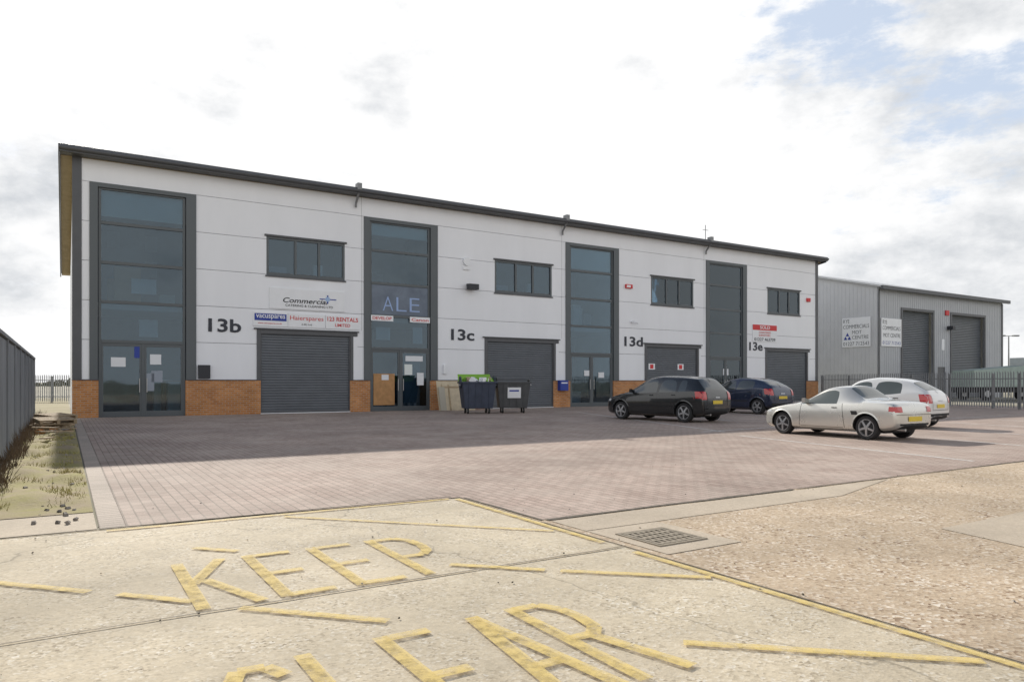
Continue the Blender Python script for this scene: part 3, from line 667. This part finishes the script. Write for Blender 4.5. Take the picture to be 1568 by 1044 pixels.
def car(name,S,flags,W,axf,axr,rw,pnt,FL,RL,scale,glass,mir,lights=None,spokes=5):
    F=Vector(FL);R_=Vector(RL); h=(F-R_).normalized(); a=math.atan2(h.y,h.x); yw=W-.03
    rot=Matrix.Rotation(a,4,'Z'); org=Vector((R_.x,R_.y,0))-rot@Vector((axr*scale,yw*scale,0))
    e=empty(name,Matrix.Translation(org)@rot@Matrix.Scale(scale,4))
    mats=[pnt,glass,m_dark]
    verts=[];faces=[];mi=[]
    def sec(x,zb,zl,zt,w_,wr):
        k=min(1,max(.05,(zt-zl)/.3))
        return [(x,0,zb),(x,.8*w_,zb),(x,.965*w_,zb+.07),(x,w_,zb+(zl-zb)*.5),(x,.985*w_,zl-.10),(x,.945*w_,zl),(x,wr+.03,zt-.085*k),(x,wr-.03,zt-.03*k),(x,wr*.6,zt+.008),(x,0,zt+.018)]
    for st in S:
        h_=sec(*st); full=h_+[(p[0],-p[1],p[2]) for p in h_[-2:0:-1]]; verts+=full
    n=18
    for i in range(len(S)-1):
        f=flags[i]
        for j in range(n):
            a0=i*n+j;a1=i*n+(j+1)%n;b0=a0+n;b1=a1+n
            faces.append((a0,a1,b1,b0)); jj=j if j<9 else 17-j
            k=0
            if jj==0: k=2
            elif jj==5 and 'g' in f: k=1
            elif jj in (7,8) and ('w' in f or 'r' in f): k=1
            mi.append(k)
    faces.append(tuple(range(n))[::-1]); mi.append(0); faces.append(tuple((len(S)-1)*n+j for j in range(n))); mi.append(0)
    me=D.meshes.new('body'); me.from_pydata(verts,[],faces)
    for m in mats: me.materials.append(m)
    me.polygons.foreach_set('material_index',mi); me.update()
    import bmesh
    bm=bmesh.new(); bm.from_mesh(me); bmesh.ops.recalc_face_normals(bm,faces=bm.faces)
    cl=bm.edges.layers.float.new('crease_edge'); mf=bm.faces.layers
    for ed in bm.edges:
        a_,b_=ed.verts[0].index,ed.verts[1].index
        ja,jb=a_%n,b_%n
        if ja==jb and abs(a_-b_)==n:
            if ja in (5,13): ed[cl]=.75
            elif ja in (4,14): ed[cl]=.25
            elif ja in (2,16): ed[cl]=.4
            elif ja in (7,11): ed[cl]=.35
        if len(ed.link_faces)==2 and ed.link_faces[0].material_index!=ed.link_faces[1].material_index: ed[cl]=max(ed[cl],.65)
    bm.to_mesh(me); bm.free()
    o=D.objects.new('body_tmp',me); sc.collection.objects.link(o); ss=o.modifiers.new('s','SUBSURF'); ss.levels=2; ss.render_levels=2
    cut=B(); cut.mats=mats[:]
    for ax in (axf,axr):
        for sd in (1,-1): cut.cyl((ax,sd*(W-.26),rw+.005),(ax,sd*(W+.3),rw+.005),rw*1.16,m_dark,36)
    co=cut.obj('cut_tmp'); bmod=o.modifiers.new('b','BOOLEAN'); bmod.operation='DIFFERENCE'; bmod.object=co; bmod.solver='EXACT'
    bpy.context.view_layer.update()
    dg=bpy.context.evaluated_depsgraph_get(); nm=D.meshes.new_from_object(o.evaluated_get(dg)); D.objects.remove(o); D.objects.remove(co)
    nm.polygons.foreach_set('use_smooth',[True]*len(nm.polygons))
    body=D.objects.new('body',nm); sc.collection.objects.link(body); body.parent=e
    es=body.modifiers.new('es','EDGE_SPLIT'); es.split_angle=math.radians(40)
    bvh=BVHTree.FromPolygons([v.co for v in nm.vertices],[tuple(p.vertices) for p in nm.polygons])
    det=B()
    def patch(axis,u0,u1,v0,v1,m,off=.006,nu=6,nv=4,shear=0):
        G=[]
        for i in range(nu+1):
            row=[]
            for j in range(nv+1):
                u=u0+(u1-u0)*i/nu; v=v0+(v1-v0)*j/nv; uu=u+shear*(v-v0)
                if axis=='r': o_,d_=Vector((-4,uu,v)),Vector((1,0,0))
                elif axis=='f': o_,d_=Vector((4,uu,v)),Vector((-1,0,0))
                elif axis=='l': o_,d_=Vector((uu,3,v)),Vector((0,-1,0))
                elif axis=='R': o_,d_=Vector((uu,-3,v)),Vector((0,1,0))
                else: o_,d_=Vector((uu,v,3)),Vector((0,0,-1))
                hh=bvh.ray_cast(o_,d_); 
                row.append(None if hh[0] is None else hh[0]-d_*off)
            G.append(row)
        for i in range(nu):
            for j in range(nv):
                P=[G[i][j],G[i+1][j],G[i+1][j+1],G[i][j+1]]
                if any(p is None for p in P): continue
                if max((p-P[0]).length for p in P)>.4: continue
                det.poly(P,m)
    for u in (lights or []): patch(*u)
    # wheel-arch lips
    for ax in (axf,axr):
        for sd in (1,-1):
            r0=rw*1.16+.004; r1=r0+.035; prev=None
            for k in range(21):
                t=math.radians(-8+196*k/20); pr=[]
                for rr_,of in ((r0,.014),(r1,.004)):
                    o_=Vector((ax+rr_*math.cos(t),sd*3,rw+.005+rr_*math.sin(t))); hh=bvh.ray_cast(o_,Vector((0,-sd,0)))
                    pr.append(None if hh[0] is None or abs(hh[0].y)<W*.8 else hh[0]+Vector((0,sd*of,0)))
                if prev and None not in prev and None not in pr:
                    P=[prev[0],prev[1],pr[1],pr[0]]
                    if max((p-P[0]).length for p in P)<.2: det.poly(P,pnt)
                prev=pr
    mxp,mz=mir
    for sd in (1,-1):
        P=[(mxp-.05,sd*(W*.93),mz),(mxp+.05,sd*(W*.93),mz),(mxp+.04,sd*(W+.13),mz+.02),(mxp-.06,sd*(W+.13),mz+.02),(mxp-.05,sd*(W*.93),mz+.08),(mxp+.05,sd*(W*.93),mz+.08),(mxp+.03,sd*(W+.14),mz+.13),(mxp-.07,sd*(W+.14),mz+.14)]
        det.hexa(P,pnt)
    det.obj('trim_details',e)
    for nm_,x,sd in (('wheel_fl',axf,1),('wheel_rl',axr,1),('wheel_fr',axf,-1),('wheel_rr',axr,-1)): wheel(e,nm_,x,sd*(W-.03),rw,sd,spokes)
    q=B(); q.box(axr-.3,axf+.3,-W+.28,W-.28,.16,.3,m_dark); q.cyl((S[-1][0]-.03,.42,.26),(S[-1][0]+.3,.42,.26),.03,m_metal,10); q.obj('underbody',e)
    return e
def hatch(L=4.2,H=1.46,W=.89,belt=0,tail='notch'):
    sx=L/4.2
    S=[(2.10,.28,.56,.60,.56,.42),(2.02,.20,.66,.70,.74,.58),(1.80,.18,.76,.81,.84,.64),(1.30,.18,.88,.92,.88,.68),(1.02,.18,.91,.96,.885,.68),
       (.30,.18,.935,1.38,.89,.59),(.12,.18,.94,1.425,.89,.59),(-.28,.18,.95,1.465,.89,.59),(-.36,.18,.952,1.465,.89,.59)]
    F=['','','','','wg','g','g','']
    if tail=='notch':
        S+=[(-1.05,.18,.97,1.445,.89,.58),(-1.13,.18,.975,1.44,.885,.58),(-1.42,.19,1.0,1.42,.88,.565),(-1.70,.20,1.03,1.375,.87,.56),(-2.00,.25,1.01,1.08,.84,.64),(-2.07,.30,.90,.96,.82,.64),(-2.10,.36,.74,.78,.76,.56)]
        F+=['g','','g','','r','','']
    else:
        S+=[(-.95,.18,.98,1.44,.89,.58),(-1.22,.18,1.02,1.40,.885,.57),(-1.46,.20,1.05,1.34,.87,.55),(-1.92,.25,1.02,1.10,.84,.60),(-2.05,.30,.90,.96,.81,.62),(-2.10,.36,.72,.76,.74,.56)]
        F+=['g','g','','r','','']
    S=[(x*sx,zb,zl+belt,zt*(H/1.46) if zt>1.12 else zt+belt,w*W/.89,wr*W/.89) for x,zb,zl,zt,w,wr in S]
    return S,F
def hl(tail=m_tail,W=.89,L=4.2,zt=.0):
    x=-L/2
    return [('r',W*.68,W*.96,.74+zt,1.0+zt,tail,.008,6,5),('r',-W*.96,-W*.68,.74+zt,1.0+zt,tail,.008,6,5),('l',x+.02,x+.26,.78+zt,1.0+zt,tail,.007,6,5,.25),
     ('r',-.26,.26,.60,.71,m_plate,.012,2,1),('r',-W*.8,W*.8,.33,.44,m_dark,.008,8,2),('r',-W*.66,W*.66,.535,.547,m_dark,.006,8,1),
     ('r',W*.64,W*.655,.54,.98,m_dark,.006,1,6),('r',-W*.655,-W*.64,.54,.98,m_dark,.006,1,6),('r',-.12,.12,.79,.825,m_rim,.012,2,1),
     ('l',L/2-.34,L/2-.06,.64,.76,m_head,.006,5,3),('R',L/2-.34,L/2-.06,.64,.76,m_head,.006,5,3),
     ('l',-.16,-.0,.85,.875,m_dark,.012,3,1),('l',-1.05,-.9,.865,.89,m_dark,.012,3,1),('l',-.9,.85,.50,.535,m_dark,.008,8,1),('t',-1.82,-1.60,-.01,.01,m_dark,.02,2,1)]
p_blk=paint('paint_black',(.018,.02,.022),.3,[(.98,.12),(-.32,-.02),(-1.12,-.25)],.27,.93,.2)
p_blu=paint('paint_dark_blue',(.02,.032,.07),.4,[(.98,.12),(-.32,-.02),(-1.12,-.25)],.27,.93,.22)
p_wht=paint('paint_pale',(.70,.71,.71),.0,[(.95,.12),(-.32,-.02)],.27,.95,.2)
p_sil=paint('paint_silver',(.64,.635,.60),.6,[(.62,.10),(-.58,-.12)],.26,.84,.26)
S,F=hatch(4.2,1.5,.86)
car('parked_car',S,F,.86,1.28,-1.38,.315,p_blk,(3.99,26.13),(5.74,24.05),1.04,m_cglass,(.72,.93),lights=hl(m_tail,.86,4.2))
S,F=hatch(3.85,1.43,.83,0,'round')
car('parked_car',S,F,.83,1.15,-1.33,.30,p_blu,(8.95,32.2),(10.3,30.2),1.08,m_cglass,(.72,.93),lights=hl(m_tail,.83,3.85))
S,F=hatch(3.8,1.48,.81,.0,'round')
car('parked_car',S,F,.81,1.17,-1.27,.305,p_wht,(9.95,22.9),(11.5,20.95),1.0,m_cglassL,(.72,.93),lights=hl(m_tail,.81,3.8),spokes=7)
S=[(1.92,.27,.46,.49,.48,.36),(1.85,.17,.56,.59,.68,.50),(1.60,.16,.66,.695,.785,.56),(1.10,.16,.76,.80,.81,.6),(.66,.16,.80,.845,.815,.6),
 (.16,.16,.81,1.16,.80,.53),(-.02,.16,.812,1.235,.80,.52),(-.40,.17,.82,1.26,.80,.51),(-.58,.17,.83,1.24,.80,.50),(-.98,.18,.865,.95,.80,.52),
 (-1.15,.19,.87,.915,.80,.6),(-1.62,.22,.87,.905,.78,.6),(-1.84,.28,.82,.85,.74,.58),(-1.89,.36,.64,.68,.66,.5)]
F=['','','','','wg','g','g','','r','','','','']
W=.79
LL=[('r',W*.6,W*.93,.66,.79,m_tail,.008,6,4),('r',-W*.93,-W*.6,.66,.79,m_tail,.008,6,4),('l',-1.86,-1.72,.68,.79,m_tail,.006,4,4,0),
 ('r',-.26,.26,.45,.56,m_plate,.012,2,1),('r',-W*.7,W*.7,.355,.40,m_dark,.008,8,1),('r',-W*.85,W*.85,.60,.61,m_dark,.006,8,1),
 ('l',1.55,1.80,.57,.64,m_head,.006,5,3),('l',-.42,-.28,.72,.745,m_dark,.012,3,1),('l',-.98,-.82,.58,.67,m_dark,.006,4,3,.35)]
car('convertible_car',S,F,W,1.2,-1.175,.285,p_sil,(7.1,18.86),(8.28,16.8),1.0,m_cglassL,(.44,.82),lights=LL)

# ---------------------------------------------------------------- background
m_tk=M('truck_white',(.7,.74,.72),.4,var=.1); m_tarp=M('truck_green_grey',(.38,.46,.42),.7,var=.2)
e=empty('flatbed_truck',Matrix.Translation((37.3,54,0))@Matrix.Rotation(math.radians(12),4,'Z')); q=B()
q.hexa([(1.2,-1,.6),(3.2,-1,.6),(3.2,1,.6),(1.2,1,.6),(1.2,-1,3.2),(2.5,-1,3.2),(2.5,1,3.2),(1.2,1,3.2)],m_tk)
q.hexa([(1.5,-1.01,1.9),(2.75,-1.01,1.9),(2.75,-1.005,1.9),(1.5,-1.005,1.9),(1.5,-1.01,2.8),(2.4,-1.01,2.8),(2.4,-1.005,2.8),(1.5,-1.005,2.8)],m_cglass)
q.hexa([(-4.2,-1.1,1.0),(1.1,-1.1,1.0),(1.1,1.1,1.0),(-4.2,1.1,1.0),(-4.0,-1,2.2),(.9,-1,2.6),(.9,1,2.6),(-4.0,1,2.2)],m_tarp)
q.box(-4.2,3.2,-.9,.9,.6,.98,m_dark)
for x in (-3,2.2):
    for y in (-1.02,1.02): q.cyl((x,y-.13,.5),(x,y+.13,.5),.5,m_tyre,20); q.cyl((x,y-.14,.5),(x,y+.14,.5),.25,m_rim,14)
q.obj('body',e,bevel=.05)
e=empty('street_lamp',Matrix.Translation((48.4,70,0))); q=B()
q.cyl((0,0,0),(0,0,5.8),.09,m_galv,10,.05); q.cyl((-.5,0,5.85),(.5,0,5.85),.03,m_galv,8); q.box(-.95,-.4,-.15,.15,5.8,5.93,m_galv); q.box(.4,.95,-.15,.15,5.8,5.93,m_galv); q.obj('pole',e)
m_hedge=M('hedge_far',(.09,.105,.07),.95,col2=(.15,.14,.10),vscale=.1)
q=B()
for k in range(5200):
    a=random.uniform(-1.0,1.0); R=random.uniform(270,310); x=R*math.sin(a); y=R*math.cos(a)
    hmax=.8+2.6*max(0,noise.noise(Vector((a*14,0,4)))+.25); z=random.random()*hmax; s=random.uniform(.5,1.3)
    t=random.random()*3; q.poly([(x-s,y,z-.4*s),(x+s*math.cos(t),y+s*math.sin(t),z-.3*s),(x+.2*s,y,z+.6*s)],m_hedge)
q.obj('distant_hedgerow',mat=I)

# ---------------------------------------------------------------- world / light / camera
EL=math.radians(29.4); nx_,ny_=-.529,.849
wd=D.worlds.new('World'); sc.world=wd; wd.use_nodes=True; t=wd.node_tree; N=t.nodes; L=t.links
bg=N['Background']; out=N['World Output']
sky=N.new('ShaderNodeTexSky'); sky.sky_type='NISHITA'; sky.sun_disc=False; sky.sun_elevation=EL; sky.sun_rotation=math.atan2(nx_,ny_); sky.air_density=1.0; sky.dust_density=1.0
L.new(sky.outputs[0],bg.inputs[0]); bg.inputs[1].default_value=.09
tc=N.new('ShaderNodeTexCoord')
def mth(op,a,b=None,clamp=False):
    n=N.new('ShaderNodeMath'); n.operation=op; n.use_clamp=clamp
    for i,v in enumerate((a,b)):
        if v is None: continue
        if isinstance(v,(int,float)): n.inputs[i].default_value=v
        else: L.new(v,n.inputs[i])
    return n.outputs[0]
def mr(v,a,b,c,d,smooth=True):
    n=N.new('ShaderNodeMapRange'); n.interpolation_type='SMOOTHSTEP' if smooth else 'LINEAR'
    L.new(v,n.inputs[0]); 
    for i,q_ in enumerate((a,b,c,d)): n.inputs[i+1].default_value=q_
    return n.outputs[0]
def nz(scale,detail,off,rough=.55,zs=1.8):
    mp=N.new('ShaderNodeMapping'); mp.inputs['Location'].default_value=off; mp.inputs['Scale'].default_value=(1,1,zs); L.new(tc.outputs['Generated'],mp.inputs[0])
    n=N.new('ShaderNodeTexNoise'); n.inputs['Scale'].default_value=scale; n.inputs['Detail'].default_value=detail; n.inputs['Roughness'].default_value=rough; L.new(mp.outputs[0],n.inputs[0]); return n.outputs[0]
def blob(v,r0,r1):
    v=Vector(v).normalized(); n=N.new('ShaderNodeVectorMath'); n.operation='DISTANCE'; L.new(tc.outputs['Generated'],n.inputs[0]); n.inputs[1].default_value=v
    return mr(n.outputs['Value'],r0,r1,1,0)
def pxd(px,py): return ((px-784)/1100,1,(585-py)/1100)
sz=N.new('ShaderNodeSeparateXYZ'); L.new(tc.outputs['Generated'],sz.inputs[0]); zz=sz.outputs[2]
n1=nz(11,9,(1.3,.2,.7),.66,2.4); n2=nz(3.2,6,(4,2,1),.55); n3=nz(10,8,(2,5,3),.62)
blue=mth('ADD',mth('MULTIPLY',blob(pxd(1300,70),.02,.15),.95),mth('MULTIPLY',blob(pxd(1500,170),.02,.13),.95))
blue=mth('ADD',blue,mth('MULTIPLY',blob(pxd(1330,330),.0,.12),.4)); blue=mth('ADD',blue,mth('MULTIPLY',blob(pxd(20,330),.0,.2),.35)); blue=mth('ADD',blue,mth('MULTIPLY',blob(pxd(1180,20),.0,.10),.5))
blue=mth('ADD',blue,mr(zz,.5,.75,0,2.2))
bf=mth('ADD',blue,mth('MULTIPLY',mth('SUBTRACT',n1,.5),3.2)); bf=mr(bf,.45,1.25,0,1)
gray=mth('ADD',mth('MULTIPLY',blob(pxd(1450,340),.05,.36),.85),mth('MULTIPLY',blob(pxd(610,60),.02,.15),.5)); gray=mth('ADD',gray,mth('MULTIPLY',blob(pxd(20,400),.05,.2),.55))
gf=mth('ADD',mth('MULTIPLY',gray,.9),mth('MULTIPLY',mth('SUBTRACT',n2,.5),2.2)); gf=mth('ADD',gf,mth('MULTIPLY',mth('SUBTRACT',n3,.5),2.0)); gf=mr(gf,.1,1.2,0,1)
cm=N.new('ShaderNodeMix'); cm.data_type='RGBA'; cm.inputs[6].default_value=(1.04,1.04,1.04,1); cm.inputs[7].default_value=(.60,.63,.67,1); L.new(gf,cm.inputs[0])
bg2=N.new('ShaderNodeBackground'); L.new(cm.outputs[2],bg2.inputs[0]); bg2.inputs[1].default_value=1.0
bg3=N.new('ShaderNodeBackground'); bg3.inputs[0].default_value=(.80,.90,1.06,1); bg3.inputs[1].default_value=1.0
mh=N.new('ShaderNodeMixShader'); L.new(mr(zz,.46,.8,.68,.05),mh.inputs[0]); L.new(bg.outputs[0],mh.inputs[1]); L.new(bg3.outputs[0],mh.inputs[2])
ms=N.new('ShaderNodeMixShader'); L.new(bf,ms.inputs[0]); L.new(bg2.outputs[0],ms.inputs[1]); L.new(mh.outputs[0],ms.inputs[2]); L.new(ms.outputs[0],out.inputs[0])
ld=D.lights.new('sun','SUN'); ld.energy=5; ld.angle=math.radians(.5); ld.color=(1,.94,.84); lo=D.objects.new('sun',ld); sc.collection.objects.link(lo)
ts=Vector((nx_*math.cos(EL),ny_*math.cos(EL),math.sin(EL))); lo.rotation_euler=ts.to_track_quat('Z','Y').to_euler(); lo.location=(0,0,30)
cd=D.cameras.new('camera'); cam=D.objects.new('camera',cd); sc.collection.objects.link(cam); cam.location=(0,0,1.35); cam.rotation_euler=(math.pi/2,0,0)
cd.sensor_width=36; cd.lens=1100/1568*36; cd.shift_y=63/1568; cd.clip_end=6000; cd.clip_start=.05
sc.camera=cam
